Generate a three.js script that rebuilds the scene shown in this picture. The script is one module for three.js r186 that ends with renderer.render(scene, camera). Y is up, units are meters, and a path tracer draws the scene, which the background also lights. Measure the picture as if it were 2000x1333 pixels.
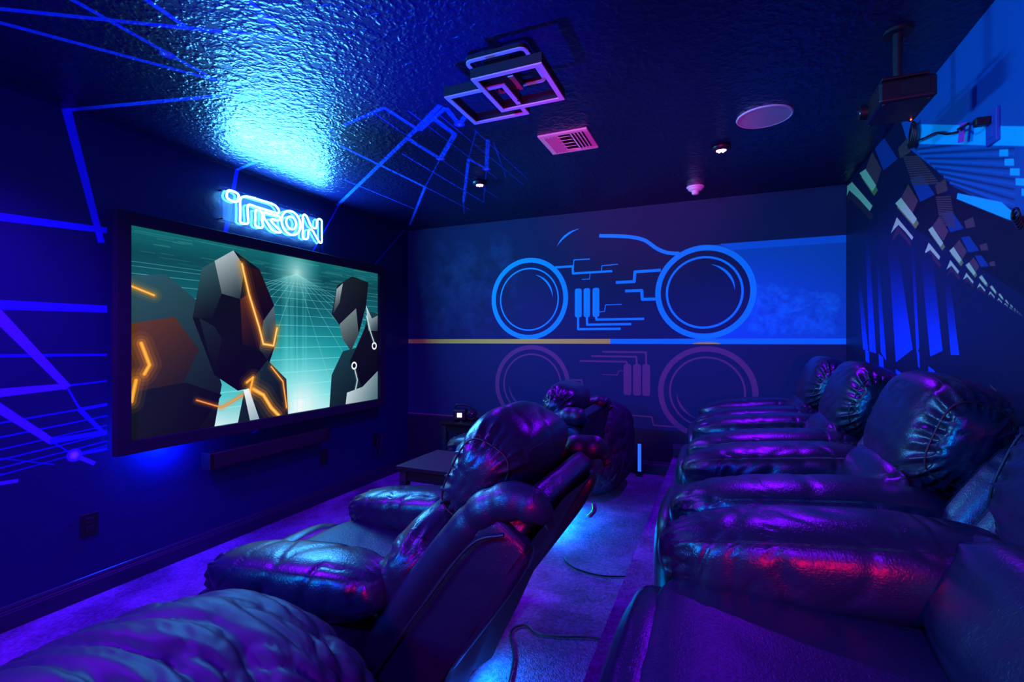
import * as THREE from 'three';
import { RoundedBoxGeometry } from 'three/addons/geometries/RoundedBoxGeometry.js';
import { mergeGeometries } from 'three/addons/utils/BufferGeometryUtils.js';
import { ImprovedNoise } from 'three/addons/math/ImprovedNoise.js';
import { RectAreaLightUniformsLib } from 'three/addons/lights/RectAreaLightUniformsLib.js';

RectAreaLightUniformsLib.init();
const renderer = new THREE.WebGLRenderer({ antialias: true });
renderer.toneMapping = THREE.LinearToneMapping;
renderer.toneMappingExposure = 1.0;
renderer.shadowMap.enabled = true;
const scene = new THREE.Scene();
scene.background = new THREE.Color(0, 0, 0);

// ---------------------------------------------------------------- camera
const EYE = 1.43, YAW = 23.1 * Math.PI / 180;
const camera = new THREE.PerspectiveCamera(2 * Math.atan(666.5 / 950) * 180 / Math.PI, 1.5, 0.02, 40);
camera.position.set(0, EYE, 0);
camera.rotation.y = YAW;
scene.add(camera);

// room extents (metres): screen wall at XL, rear wall at XR, mural wall at ZB, wall behind the camera at ZF
const XL = -3.24, XR = 0.927, ZB = -4.6, ZF = 1.3, H = 2.677;
const T1 = 0.21, T2 = 0.385;          // heights of the two carpeted seating platforms
const X1 = -1.96, X2 = -0.385;         // their front edges

// ---------------------------------------------------------------- light values of the lamps (each lamp is built with its fitting below)
const LAMP = {
  neon: { tube: [0.10, 0.55, 1.0], glow: 22, area: 125, areaColor: [0.05, 0.35, 1.0], back: 4 },
  screen: { glow: 0.95, area: 0.18, color: [0.06, 0.42, 0.75] },
  uv: { color: [0.16, 0.0, 1.0], cd: 14 },
  puck: { color: [0.0, 0.02, 1.0], cd: 3.5 },
  underglow: { color: [0.0, 0.28, 1.0], area: 420 },
  flood: { color: [0.0, 0.05, 1.0], cd: 24 },
  corner: { color: [0.0, 0.30, 1.0], cd: 60 },
  magenta: { color: [1.0, 0.0, 0.45], cd: 70 },
  uplight: { color: [0.0, 0.03, 1.0], cd: 95 },
  red: { color: [1.0, 0.0, 0.10], cd: 9 },
};
const col = (a) => new THREE.Color().setRGB(a[0], a[1], a[2]);

// ---------------------------------------------------------------- helpers
const rng = (seed) => () => { seed |= 0; seed = seed + 0x6D2B79F5 | 0; let t = Math.imul(seed ^ seed >>> 15, 1 | seed); t = t + Math.imul(t ^ t >>> 7, 61 | t) ^ t; return ((t ^ t >>> 14) >>> 0) / 4294967296; };
const perlin = new ImprovedNoise();
const N3 = (x, y, z) => perlin.noise(x + 13.7, y + 5.3, z + 29.1);
const smooth = (a, b, x) => { const t = Math.min(1, Math.max(0, (x - a) / (b - a))); return t * t * (3 - 2 * t); };
const taken = {};
function numbered(n) { if (!(n in taken)) { taken[n] = 0; return n; } taken[n]++; return n + '_' + String(taken[n]).padStart(3, '0'); }
function shade(o) { o.traverse((m) => { if (m.isMesh) { m.castShadow = true; m.receiveShadow = true; } }); return o; }
function tag(o, label, category, group) { o.userData.label = label; o.userData.category = category; if (group) o.userData.group = group; return o; }
function thing(name, label, category, pos = [0, 0, 0], turn = 0, group) {
  const g = new THREE.Group(); g.name = numbered(name); g.position.set(...pos); g.rotation.y = turn; scene.add(g); return tag(g, label, category, group);
}
function part(name, geo, mat, parent) { const m = new THREE.Mesh(geo, mat); m.name = name; m.castShadow = m.receiveShadow = true; parent.add(m); return m; }
function solo(name, geo, mat, label, category, pos, group) { const m = part(numbered(name), geo, mat, scene); if (pos) m.position.set(...pos); return tag(m, label, category, group); }
function struct(name, geo, mat, label) { const m = part(numbered(name), geo, mat, scene); m.userData.kind = 'structure'; if (label) m.userData.label = label; return m; }
const box = (w, h, d, x = 0, y = 0, z = 0) => new THREE.BoxGeometry(w, h, d).translate(x, y, z);
const rbox = (w, h, d, r, x = 0, y = 0, z = 0, seg = 3) => new RoundedBoxGeometry(w, h, d, seg, r).translate(x, y, z);
const cyl = (r, h, x = 0, y = 0, z = 0, r2 = r, seg = 24) => new THREE.CylinderGeometry(r2, r, h, seg).translate(x, y, z);
function merge(list) { return mergeGeometries(list.map((g) => { const q = g.index ? g.toNonIndexed() : g; for (const k of Object.keys(q.attributes)) if (!['position', 'normal', 'uv'].includes(k)) q.deleteAttribute(k); return q; })); }
function tube(pts, r, closed = false, seg, rad = 8) {
  const c = new THREE.CatmullRomCurve3(pts.map((p) => new THREE.Vector3(...p)), closed, 'centripetal');
  return new THREE.TubeGeometry(c, seg ?? pts.length * 8, r, rad, closed);
}
// one wall slab; uv run 0..1 over the painted face (axis a across, axis b up)
function slab(min, max, a, b, ra, rb) {
  const g = new THREE.BoxGeometry(max[0] - min[0], max[1] - min[1], max[2] - min[2]).translate((min[0] + max[0]) / 2, (min[1] + max[1]) / 2, (min[2] + max[2]) / 2);
  const p = g.attributes.position, u = g.attributes.uv;
  for (let i = 0; i < p.count; i++) { const q = [p.getX(i), p.getY(i), p.getZ(i)]; u.setXY(i, (q[a] - ra[0]) / (ra[1] - ra[0]), (q[b] - rb[0]) / (rb[1] - rb[0])); }
  return g;
}
function canvasTex(w, h, draw, srgb = true) {
  const c = document.createElement('canvas'); c.width = w; c.height = h; draw(c.getContext('2d'), w, h);
  const t = new THREE.CanvasTexture(c); if (srgb) t.colorSpace = THREE.SRGBColorSpace; t.magFilter = THREE.LinearFilter; return t;
}
// tileable value noise as a DataTexture
function noiseTex(size, f, seed, srgb = false) {
  const d = new Uint8Array(size * size * 4);
  for (let y = 0; y < size; y++) for (let x = 0; x < size; x++) {
    const v = f(x / size, y / size, seed), i = (y * size + x) * 4;
    const c = Array.isArray(v) ? v : [v, v, v];
    for (let k = 0; k < 3; k++) d[i + k] = Math.max(0, Math.min(255, c[k] * 255));
    d[i + 3] = 255;
  }
  const t = new THREE.DataTexture(d, size, size); t.wrapS = t.wrapT = THREE.RepeatWrapping; t.magFilter = THREE.LinearFilter; t.minFilter = THREE.LinearMipmapLinearFilter;
  if (srgb) t.colorSpace = THREE.SRGBColorSpace; t.needsUpdate = true; return t;
}
// periodic noise on a torus of lattice period n
function pn(u, v, n, s) {
  const hash = (i, j) => { i = ((i % n) + n) % n; j = ((j % n) + n) % n; let h = Math.imul(i + 1, 374761393) + Math.imul(j + 1, 668265263) + Math.imul(s + 1, 2147483629); h = Math.imul(h ^ h >>> 13, 1274126177); return ((h ^ h >>> 16) >>> 0) / 4294967296; };
  const x = u * n, y = v * n, i = Math.floor(x), j = Math.floor(y), fx = x - i, fy = y - j, a = fx * fx * (3 - 2 * fx), b = fy * fy * (3 - 2 * fy);
  return (hash(i, j) * (1 - a) + hash(i + 1, j) * a) * (1 - b) + (hash(i, j + 1) * (1 - a) + hash(i + 1, j + 1) * a) * b;
}
const rep = (t, x, y) => { const c = t.clone(); c.repeat.set(x, y); c.needsUpdate = true; return c; };

// ---------------------------------------------------------------- textures
const peelTex = noiseTex(512, (u, v) => { const w = pn(u, v, 20, 9) * 0.03; const a = pn(u + w, v - w, 36, 1), b = pn(u, v, 80, 2), c = pn(u, v, 160, 3); return smooth(0.3, 0.85, 0.55 * a + 0.32 * b + 0.13 * c); });
const paintTex = noiseTex(256, (u, v) => 0.5 * pn(u, v, 60, 4) + 0.5 * pn(u, v, 120, 5));
const grainTex = noiseTex(256, (u, v) => { const a = Math.abs(pn(u, v, 40, 6) - 0.5) * 2, b = Math.abs(pn(u, v, 74, 7) - 0.5) * 2; return 0.6 * Math.min(a, b) + 0.4 * a; });
const pileTex = noiseTex(512, (u, v) => 0.35 * pn(u, v, 90, 11) + 0.65 * pn(u, v, 230, 12));
const pileColor = noiseTex(512, (u, v) => {
  const big = pn(u, v, 5, 13) * 0.5 + pn(u, v, 12, 14) * 0.3 + pn(u, v, 26, 15) * 0.2, fine = pn(u, v, 200, 16);
  const k = 0.62 + 0.3 * smooth(0.3, 0.72, big) + 0.28 * (fine - 0.5); return [0.58 * k, 0.42 * k, 0.70 * k];
}, 0, true);

// ---------------------------------------------------------------- materials
const M = {};
const std = (o) => new THREE.MeshStandardMaterial(o);
const phys = (o) => new THREE.MeshPhysicalMaterial(o);
M.leather = phys({ color: col([0.010, 0.012, 0.030]), roughness: 0.32, specularIntensity: 1, bumpMap: rep(grainTex, 5, 5), bumpScale: 0.0006, clearcoat: 0.25, clearcoatRoughness: 0.3 });
M.leatherSeat = phys({ color: col([0.012, 0.014, 0.034]), roughness: 0.42, bumpMap: rep(grainTex, 5, 5), bumpScale: 0.0006 });
M.cloth = std({ color: col([0.014, 0.015, 0.022]), roughness: 0.7 });
M.bag = phys({ color: col([0.022, 0.013, 0.044]), roughness: 0.5, specularIntensity: 0.45 });
M.blackPlastic = std({ color: col([0.012, 0.012, 0.014]), roughness: 0.38 });
M.blackMatte = std({ color: col([0.010, 0.010, 0.013]), roughness: 0.75 });
M.blackMetal = std({ color: col([0.012, 0.012, 0.014]), roughness: 0.5, metalness: 0.2 });
M.felt = std({ color: col([0.007, 0.013, 0.019]), roughness: 0.9 });
M.grille = std({ color: col([0.012, 0.012, 0.015]), roughness: 0.7, bumpMap: rep(pileTex, 3, 3), bumpScale: 0.001 });
M.white = std({ color: col([0.75, 0.75, 0.76]), roughness: 0.55 });
M.whiteSatin = std({ color: col([0.62, 0.62, 0.66]), roughness: 0.4 });
M.bluePlate = std({ color: col([0.03, 0.10, 0.42]), roughness: 0.45 });
M.darkWood = phys({ color: col([0.012, 0.009, 0.008]), roughness: 0.6, specularIntensity: 0.45 });
M.lens = phys({ color: col([0.01, 0.01, 0.02]), roughness: 0.05, clearcoat: 1 });
M.seam = std({ color: col([0.01, 0.01, 0.013]), roughness: 0.5 });
M.rubber = std({ color: col([0.012, 0.012, 0.014]), roughness: 0.4 });
M.acrylic = phys({ color: 0xffffff, roughness: 0.03, transmission: 1, thickness: 0, ior: 1.49 });
M.greenCord = std({ color: col([0.45, 0.75, 0.03]), roughness: 0.5 });
M.pinkTag = std({ color: col([0.9, 0.06, 0.5]), roughness: 0.6 });

// ---------------------------------------------------------------- the room
// wall paint: colours of flat print and paint only
const NAVY = '#141650', LINE = '#1c3cff';
const BW = [0.018, 0.020, 0.055];
function wallCtx(ctx, w, h, ra, rb) { ctx.setTransform(w / (ra[1] - ra[0]), 0, 0, -h / (rb[1] - rb[0]), -ra[0] * w / (ra[1] - ra[0]), h + rb[0] * h / (rb[1] - rb[0])); ctx.lineCap = 'butt'; ctx.lineJoin = 'miter'; }
function poly(ctx, pts, width, color) { ctx.strokeStyle = color; ctx.lineWidth = width; ctx.beginPath(); pts.forEach((p, i) => (i ? ctx.lineTo(...p) : ctx.moveTo(...p))); ctx.stroke(); }
function fillPoly(ctx, pts, color) { ctx.fillStyle = color; ctx.beginPath(); pts.forEach((p, i) => (i ? ctx.lineTo(...p) : ctx.moveTo(...p))); ctx.closePath(); ctx.fill(); }
function taper(ctx, a, b, wa, wb, color) { const dx = b[0] - a[0], dy = b[1] - a[1], l = Math.hypot(dx, dy), nx = -dy / l / 2, ny = dx / l / 2; fillPoly(ctx, [[a[0] + nx * wa, a[1] + ny * wa], [b[0] + nx * wb, b[1] + ny * wb], [b[0] - nx * wb, b[1] - ny * wb], [a[0] - nx * wa, a[1] - ny * wa]], color); }

// screen wall
const texLeft = canvasTex(2048, 928, (ctx, w, h) => {
  ctx.fillStyle = NAVY; ctx.fillRect(0, 0, w, h);
  wallCtx(ctx, w, h, [ZB, ZF], [0, H]);
  const B = '#2a2cff', V = '#5a48ff', F = '#1c22c8';
  // grid floor lines of the painted landscape: thin rules that draw together toward its lower edge
  for (const [y0, y1, wd] of [[2.04, 2.066, 0.035], [1.608, 1.614, 0.040], [1.357, 1.351, 0.014], [1.174, 1.20, 0.010], [1.03, 1.063, 0.008], [0.96, 1.0, 0.008], [0.90, 0.945, 0.007], [0.85, 0.895, 0.007], [0.81, 0.855, 0.006], [0.775, 0.83, 0.006]])
    taper(ctx, [ZF, y0 - (y1 - y0) * 5.9], [-1.66, y1], wd * 1.9, wd, wd > 0.03 ? B : F);
  taper(ctx, [-1.471, 2.68], [-1.632, 1.99], 0.048, 0.034, B);
  taper(ctx, [-1.207, 1.545], [-1.478, 1.176], 0.052, 0.034, V); taper(ctx, [-0.75, 2.17], [-1.207, 1.545], 0.07, 0.052, V);
  taper(ctx, [-1.468, 1.186], [-1.0, 1.168], 0.03, 0.05, V);
  taper(ctx, [-1.478, 1.17], [-1.53, 1.055], 0.010, 0.010, B); taper(ctx, [-1.525, 1.058], [-1.65, 0.895], 0.024, 0.02, B); taper(ctx, [-1.525, 1.052], [-1.66, 1.066], 0.018, 0.016, B);
  taper(ctx, [-0.8, 1.5], [-1.41, 0.898], 0.06, 0.032, V); taper(ctx, [-1.40, 0.90], [-1.66, 0.909], 0.03, 0.022, B);
  taper(ctx, [-1.41, 0.898], [-1.505, 0.804], 0.008, 0.008, F); taper(ctx, [-1.505, 0.806], [-1.6, 0.738], 0.022, 0.022, V); taper(ctx, [-1.505, 0.806], [-1.66, 0.81], 0.014, 0.016, B);
  taper(ctx, [-1.0, 0.745], [-1.275, 0.728], 0.02, 0.018, V);
  for (const x of [-1.1, -0.9, -0.5]) taper(ctx, [x + 0.8, 1.2], [x - 0.32, 0.775], 0.007, 0.005, F);
  for (const [r, c] of [[0.035, '#5040ff'], [0.022, '#9c8cff'], [0.012, '#c8c0ff']]) { ctx.fillStyle = c; ctx.beginPath(); ctx.arc(-1.505, 0.806, r, 0, 7); ctx.fill(); }
  // lines around the neon sign
  taper(ctx, [-2.479, 2.68], [-2.379, 2.15], 0.03, 0.036, B);
  taper(ctx, [-3.193, 2.20], [-3.513, 2.69], 0.014, 0.014, B); taper(ctx, [-3.30, 2.28], [-3.345, 2.12], 0.006, 0.006, F);
  taper(ctx, [-3.99, 2.18], [-4.599, 2.74], 0.012, 0.012, F); taper(ctx, [-3.10, 0.76], [-3.25, 0.80], 0.014, 0.01, B); taper(ctx, [-2.6, 0.735], [-2.74, 0.78], 0.014, 0.01, B);
});
M.wallLeft = std({ color: 0xffffff, map: texLeft, roughness: 0.42, bumpMap: rep(paintTex, 5, 2.5), bumpScale: 0.0012 });
struct('wall_left', slab([XL - 0.12, -0.1, ZB - 0.12], [XL, H + 0.1, ZF + 0.12], 2, 1, [ZB, ZF], [0, H]), M.wallLeft, 'dark navy screen wall painted with glowing blue grid lines');

// ceiling
const texCeil = canvasTex(1448, 2048, (ctx, w, h) => {
  ctx.fillStyle = '#0d1142'; ctx.fillRect(0, 0, w, h);
  wallCtx(ctx, w, h, [XL, XR], [ZB, ZF]);
  const A = '#2262ff', D = '#1a48d8';
  const S = (l, wd, c = A) => { for (let i = 1; i < l.length; i++) taper(ctx, l[i - 1], l[i], wd * 1.15, wd * 1.15, c); };
  S([[-3.24, -1.472], [-2.434, -1.667], [-1.9, -1.79]], 0.030); S([[-2.8, -0.62], [-2.279, -1.476], [-2.0, -1.93]], 0.026); S([[-3.1, -0.52], [-1.896, -1.309], [-1.6, -1.5]], 0.022);
  S([[-2.13, -0.4], [-2.205, -1.44], [-2.235, -2.0]], 0.022); S([[-1.88, -0.8], [-1.946, -1.261]], 0.022); S([[-1.5, -0.9], [-1.62, -1.4]], 0.02, D);
  S([[-3.24, -2.475], [-2.578, -2.326], [-2.1, -2.22]], 0.024); S([[-3.24, -3.489], [-1.767, -2.498], [-1.357, -2.215]], 0.026); S([[-2.235, -2.2], [-2.192, -3.344]], 0.022);
  S([[-2.003, -2.205], [-1.648, -2.121], [-1.633, -2.437], [-1.346, -2.25]], 0.022); S([[-1.767, -2.498], [-1.757, -2.868], [-1.468, -2.562], [-1.474, -2.325]], 0.030);
  S([[-1.346, -2.25], [-1.378, -2.457], [-1.288, -2.371]], 0.026); S([[-3.072, -4.389], [-2.192, -3.344]], 0.020);
  S([[-2.117, -3.849], [-1.579, -2.944], [-1.554, -3.17]], 0.020); S([[-1.554, -3.17], [-1.316, -2.707]], 0.024);
  S([[-2.669, -2.937], [-2.646, -3.863]], 0.012, D); S([[-1.579, -2.944], [-1.326, -2.568]], 0.007, D); S([[-1.944, -2.69], [-1.948, -3.922]], 0.012, D); S([[-2.19, -3.34], [-2.18, -4.1]], 0.01, D);
  S([[-1.736, -2.147], [-1.77, -3.257], [-1.78, -3.9]], 0.006, D); S([[-1.55, -2.2], [-1.57, -3.4]], 0.006, D); S([[-1.42, -2.3], [-1.44, -3.6]], 0.006, D);
  S([[-2.117, -3.849], [-2.3, -4.2]], 0.008, D); S([[-1.757, -2.868], [-2.192, -3.344]], 0.007, D); S([[-1.554, -3.17], [-1.95, -3.92]], 0.006, D); S([[-1.3, -2.75], [-1.5, -3.4]], 0.006, D); S([[-1.33, -2.55], [-1.36, -3.5]], 0.006, D);
  for (const [x, z] of [[-1.757, -2.868], [-1.378, -2.457], [-2.21, -1.36], [-1.554, -3.17], [-1.62, -1.36]]) for (const [r, c] of [[0.032, '#2448ff'], [0.018, '#7a7cff']]) { ctx.fillStyle = c; ctx.beginPath(); ctx.arc(x, z, r, 0, 7); ctx.fill(); }
});
M.ceiling = std({ color: 0xffffff, map: texCeil, roughness: 0.30, bumpMap: rep(peelTex, 5.2, 7.4), bumpScale: 0.003 });
struct('ceiling', slab([XL - 0.12, H, ZB - 0.12], [XR + 0.12, H + 0.12, ZF + 0.12], 0, 2, [XL, XR], [ZB, ZF]), M.ceiling, 'dark textured ceiling with blue painted grid lines at the screen end');

// mural wall
const texMural = canvasTex(2048, 1316, (ctx, w, h) => {
  ctx.fillStyle = '#142a50'; ctx.fillRect(0, 0, w, h);
  wallCtx(ctx, w, h, [XL, XR], [0, H]);
  const B = '#0cd6ff', Y = '#fff04a', G = '#7a4668', K = '#16202c';
  const r = rng(7);
  ctx.fillStyle = K; ctx.fillRect(XL, 0, XR - XL, 0.62); ctx.fillStyle = G; ctx.fillRect(XL, 0.61, 1.9, 0.016);
  // smoky print in the upper left of the mural: patches with ragged outlines
  for (let i = 0; i < 260; i++) { ctx.fillStyle = r() < 0.5 ? 'rgba(48,96,130,0.12)' : 'rgba(24,44,64,0.10)'; ctx.beginPath(); ctx.ellipse(XL + 0.05 + r() * 1.25, 1.5 + r() * 0.98, 0.03 + r() * 0.14, 0.02 + r() * 0.07, r() * 3, 0, 7); ctx.fill(); }
  const ring = (x, y, ro, ri, c) => { ctx.strokeStyle = c; ctx.lineWidth = ro - ri; ctx.beginPath(); ctx.arc(x, y, (ro + ri) / 2, 0, 7); ctx.stroke(); };
  const crescent = (x, y, rr, a0, a1, wd, c) => { ctx.fillStyle = c; ctx.beginPath(); for (let i = 0; i <= 24; i++) { const a = a0 + (a1 - a0) * i / 24, q = rr + wd * Math.sin(Math.PI * i / 24) / 2; ctx.lineTo(x + q * Math.cos(a), y + q * Math.sin(a)); } for (let i = 24; i >= 0; i--) { const a = a0 + (a1 - a0) * i / 24, q = rr - wd * Math.sin(Math.PI * i / 24) / 2; ctx.lineTo(x + q * Math.cos(a), y + q * Math.sin(a)); } ctx.fill(); };
  // trail behind the large ring
  fillPoly(ctx, [[-0.12, 2.268], [XR, 2.272], [XR, 1.44], [-0.12, 1.44]], '#0c80c4');
  fillPoly(ctx, [[0.0, 2.275], [XR, 2.275], [XR, 2.215], [0.1, 2.215]], '#0e98e6');
  for (let i = 0; i < 900; i++) { const x = 0.25 + r() * 0.62, y = 1.5 + r() * 0.46 * (1 - 0.4 * x); ctx.fillStyle = r() < 0.62 ? 'rgba(30,190,240,0.13)' : 'rgba(10,96,160,0.10)'; ctx.beginPath(); ctx.ellipse(x, y, 0.008 + r() * 0.045, 0.006 + r() * 0.03, r() * 3, 0, 7); ctx.fill(); }
  ctx.fillStyle = '#142a50'; ctx.beginPath(); ctx.arc(-0.12, 1.861, 0.41, 0, 7); ctx.fill();
  ring(-0.125, 1.861, 0.415, 0.366, B); ring(-0.128, 1.858, 0.320, 0.300, B); crescent(-0.128, 1.858, 0.25, 0.02, 1.35, 0.022, B);
  ring(-1.779, 1.858, 0.415, 0.366, B); ring(-1.778, 1.853, 0.320, 0.305, B); crescent(-1.778, 1.853, 0.255, 0.03, 1.3, 0.02, B);
  crescent(-1.20, 2.20, 0.325, 1.72, 2.62, 0.022, B);
  const C = (pts, wd, c) => { ctx.lineJoin = 'round'; poly(ctx, pts, wd, c); };
  ctx.strokeStyle = B; ctx.lineWidth = 0.034; ctx.beginPath(); ctx.moveTo(-1.057, 2.436); ctx.bezierCurveTo(-0.90, 2.42, -0.72, 2.41, -0.62, 2.35); ctx.bezierCurveTo(-0.55, 2.30, -0.50, 2.22, -0.33, 2.215); ctx.stroke();
  C([[-1.499, 2.16], [-1.318, 2.16], [-1.316, 2.09], [-0.931, 2.091]], 0.022, B); C([[-1.311, 2.16], [-1.306, 2.221], [-1.147, 2.22]], 0.011, B); C([[-1.037, 2.09], [-1.03, 2.148], [-0.877, 2.153]], 0.009, B); C([[-1.144, 2.085], [-1.15, 2.027], [-1.226, 2.027]], 0.008, B);
  C([[-0.899, 1.982], [-0.728, 1.982], [-0.722, 2.072], [-0.49, 2.075]], 0.028, B); C([[-0.813, 1.897], [-0.66, 1.897], [-0.655, 1.815], [-0.52, 1.814]], 0.028, B);
  const bar = (x0, x1, y0, y1, c) => { ctx.fillStyle = c; ctx.beginPath(); ctx.roundRect(x0, y0, x1 - x0, y1 - y0, 0.02); ctx.fill(); };
  for (const [a, b] of [[-1.297, -1.228], [-1.209, -1.145], [-1.121, -1.055]]) bar(a, b, 1.66, 1.94, B);
  C([[-1.264, 1.67], [-1.264, 1.545], [-0.853, 1.545]], 0.022, B); C([[-1.177, 1.67], [-1.174, 1.588], [-0.755, 1.588]], 0.022, B); C([[-1.088, 1.67], [-1.083, 1.635], [-0.638, 1.635]], 0.022, B); C([[-1.055, 1.708], [-1.005, 1.712], [-0.997, 1.773], [-0.843, 1.773]], 0.008, B);
  // ground line: yellow, then blue
  ctx.fillStyle = Y; ctx.fillRect(-3.236, 1.403, 3.236 - 0.951, 0.048); ctx.fillStyle = '#0cc8ff'; ctx.fillRect(-0.951, 1.403, XR + 0.951, 0.048);
  ctx.fillStyle = Y; ctx.beginPath(); ctx.ellipse(-0.105, 1.403, 0.115, 0.018, 0, 0, Math.PI); ctx.fill();
  // muted mirror image below the line
  ring(-1.747, 0.985, 0.405, 0.36, G); ring(-1.745, 0.99, 0.315, 0.298, G); crescent(-1.745, 0.99, 0.25, 3.2, 4.4, 0.02, G);
  ring(-0.105, 0.975, 0.41, 0.362, G); ring(-0.105, 0.98, 0.315, 0.298, G); crescent(-0.105, 0.98, 0.25, 3.2, 4.4, 0.02, G);
  for (const [a, b] of [[-0.826, -0.755], [-0.738, -0.668], [-0.655, -0.585]]) bar(a, b, 0.925, 1.215, G);
  C([[-1.249, 1.236], [-0.80, 1.236], [-0.79, 1.2]], 0.018, G); C([[-1.133, 1.285], [-0.71, 1.284], [-0.703, 1.2]], 0.018, G); C([[-1.029, 1.327], [-0.622, 1.326], [-0.62, 1.2]], 0.018, G); C([[-1.34, 1.05], [-1.23, 1.05], [-1.22, 1.0]], 0.018, G);
  C([[-0.82, 1.15], [-0.87, 1.15], [-0.885, 1.11], [-1.03, 1.11]], 0.008, G); C([[-0.85, 0.74], [-0.57, 0.735], [-0.555, 0.66], [-0.3, 0.655]], 0.012, G);
});
M.mural = std({ color: 0xffffff, map: texMural, roughness: 0.85, bumpMap: rep(paintTex, 4, 2.5), bumpScale: 0.0008 });
struct('wall_back', slab([XL - 0.12, -0.1, ZB - 0.12], [XR + 0.12, H + 0.1, ZB], 0, 1, [XL, XR], [0, H]), M.mural, 'end wall with a line mural of two blue rings above a yellow stripe');

// rear wall, printed mural seen at a slant
const texRear = canvasTex(2048, 928, (ctx, w, h) => {
  ctx.fillStyle = '#141a38'; ctx.fillRect(0, 0, w, h);
  wallCtx(ctx, w, h, [ZB, ZF], [0, H]);
  const VP = [-1.75, 1.36];   // vanishing point drawn in the print
  const K = '#0b0e1c', Y = '#fffb9a', Y2 = '#a8a040', RD = '#8a4a44', BL = '#185cff';
  // upper field of pale and mid blue boards
  fillPoly(ctx, [[-3.35, H], [-3.2, 2.45], [-2.6, 2.06], [-2.1, 1.8], [ZF, 0.9], [ZF, H]], '#0e66a8');
  for (let i = 0; i < 16; i++) { const t = i / 16; taper(ctx, [-3.15 + 0.5 * t, 2.44 - 0.36 * t], [-2.2, 2.14 - 0.28 * t], 0.010, 0.007, i % 2 ? '#0a4474' : '#1078b8'); }
  fillPoly(ctx, [[-3.197, 2.475], [-3.075, 2.53], [-2.283, 2.198], [-1.9, 2.04], [-1.9, 1.98], [-2.291, 2.131]], '#0ce4ff');
  for (let i = 0; i < 6; i++) fillPoly(ctx, [[-2.30 + 0.035 * i, 2.12 - 0.045 * i], [-2.24 + 0.035 * i, 2.10 - 0.045 * i], [-2.24 + 0.035 * i, 2.075 - 0.045 * i], [-2.30 + 0.035 * i, 2.095 - 0.045 * i]], '#0ce4ff');
  fillPoly(ctx, [[-2.65, 2.023], [-2.633, 2.057], [-2.283, 1.926], [-2.153, 1.829], [-2.204, 1.838]], '#0ce4ff');
  fillPoly(ctx, [[-2.431, 1.826], [-2.414, 1.838], [-1.9, 1.64], [-1.9, 1.61]], '#0ce4ff');
  fillPoly(ctx, [[-2.05, 2.3], [-1.5, 2.05], [-1.5, 1.7], [-2.05, 1.9]], '#0c1850');
  fillPoly(ctx, [[-3.3, 2.30], [-2.7, 2.06], [-2.1, 1.79], [-1.9, 1.58], [-2.1, 1.56], [-3.1, 2.0]], K);
  // repeated bays: a bright bar, a bright hooked bar and brick coloured blocks, drawn smaller toward the vanishing point
  const bays = [
    [[[-4.205, 2.64], [-4.045, 2.619], [-3.794, 2.43], [-3.884, 2.416]], [[-4.58, 2.58], [-4.572, 2.655], [-4.417, 2.642], [-3.875, 2.321], [-3.941, 2.301], [-4.205, 2.45], [-4.50, 2.60]]],
    [[[-3.429, 2.22], [-3.331, 2.227], [-3.093, 2.054], [-3.144, 2.036]], [[-3.507, 2.064], [-3.40, 2.135], [-3.144, 1.971], [-3.164, 1.958], [-3.26, 2.02], [-3.375, 2.085]]],
    [[[-2.951, 1.968], [-2.899, 1.973], [-2.776, 1.872], [-2.808, 1.86]], [[-3.0, 1.858], [-2.942, 1.905], [-2.808, 1.815], [-2.824, 1.802], [-2.925, 1.866]]],
    [[[-2.716, 1.826], [-2.672, 1.836], [-2.593, 1.769], [-2.617, 1.756]], [[-2.746, 1.747], [-2.704, 1.784], [-2.617, 1.723], [-2.631, 1.713], [-2.692, 1.757]]],
  ];
  const V2 = [-2.14, 1.505];
  for (let k = 4; k < 15; k++) bays.push(bays[k - 1].map((pp) => pp.map((q) => [V2[0] + (q[0] - V2[0]) * 0.735, V2[1] + (q[1] - V2[1]) * 0.735])));
  const mv = (pts, k, dx, dy) => { const f = Math.pow(0.72, k); return pts.map((q) => [q[0] + dx * f, q[1] + dy * f]); };
  bays.forEach(([a, b], k) => {
    if (k < 5) {
      const f = Math.pow(0.70, k), [x, y] = a[1];
      fillPoly(ctx, [[x, y], [x + 0.16 * f, y + 0.06 * f], [x + 0.36 * f, y - 0.12 * f], [x + 0.25 * f, y - 0.19 * f]], RD);
      fillPoly(ctx, [[x + 0.2 * f, y + 0.08 * f], [x + 0.42 * f, y + 0.05 * f], [x + 0.66 * f, y - 0.16 * f], [x + 0.40 * f, y - 0.14 * f]], '#124a86');
      fillPoly(ctx, [[x + 0.66 * f, y - 0.10 * f], [x + 0.82 * f, y - 0.10 * f], [x + 0.86 * f, y - 0.19 * f], [x + 0.70 * f, y - 0.17 * f]], RD);
    }
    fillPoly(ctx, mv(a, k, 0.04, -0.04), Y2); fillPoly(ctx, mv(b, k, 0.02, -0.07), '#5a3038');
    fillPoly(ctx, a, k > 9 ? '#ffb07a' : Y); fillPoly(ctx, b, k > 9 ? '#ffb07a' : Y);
  });
  for (let i = 0; i < 13; i++) { taper(ctx, [-3.30 + i * 0.012, 2.44 - i * 0.016], [-3.06 + i * 0.02, 2.36 - i * 0.017], 0.008, 0.008, RD); taper(ctx, [-2.86 + i * 0.004, 2.10 - i * 0.011], [-2.70 + i * 0.004, 2.06 - i * 0.012], 0.007, 0.007, RD); }
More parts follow.
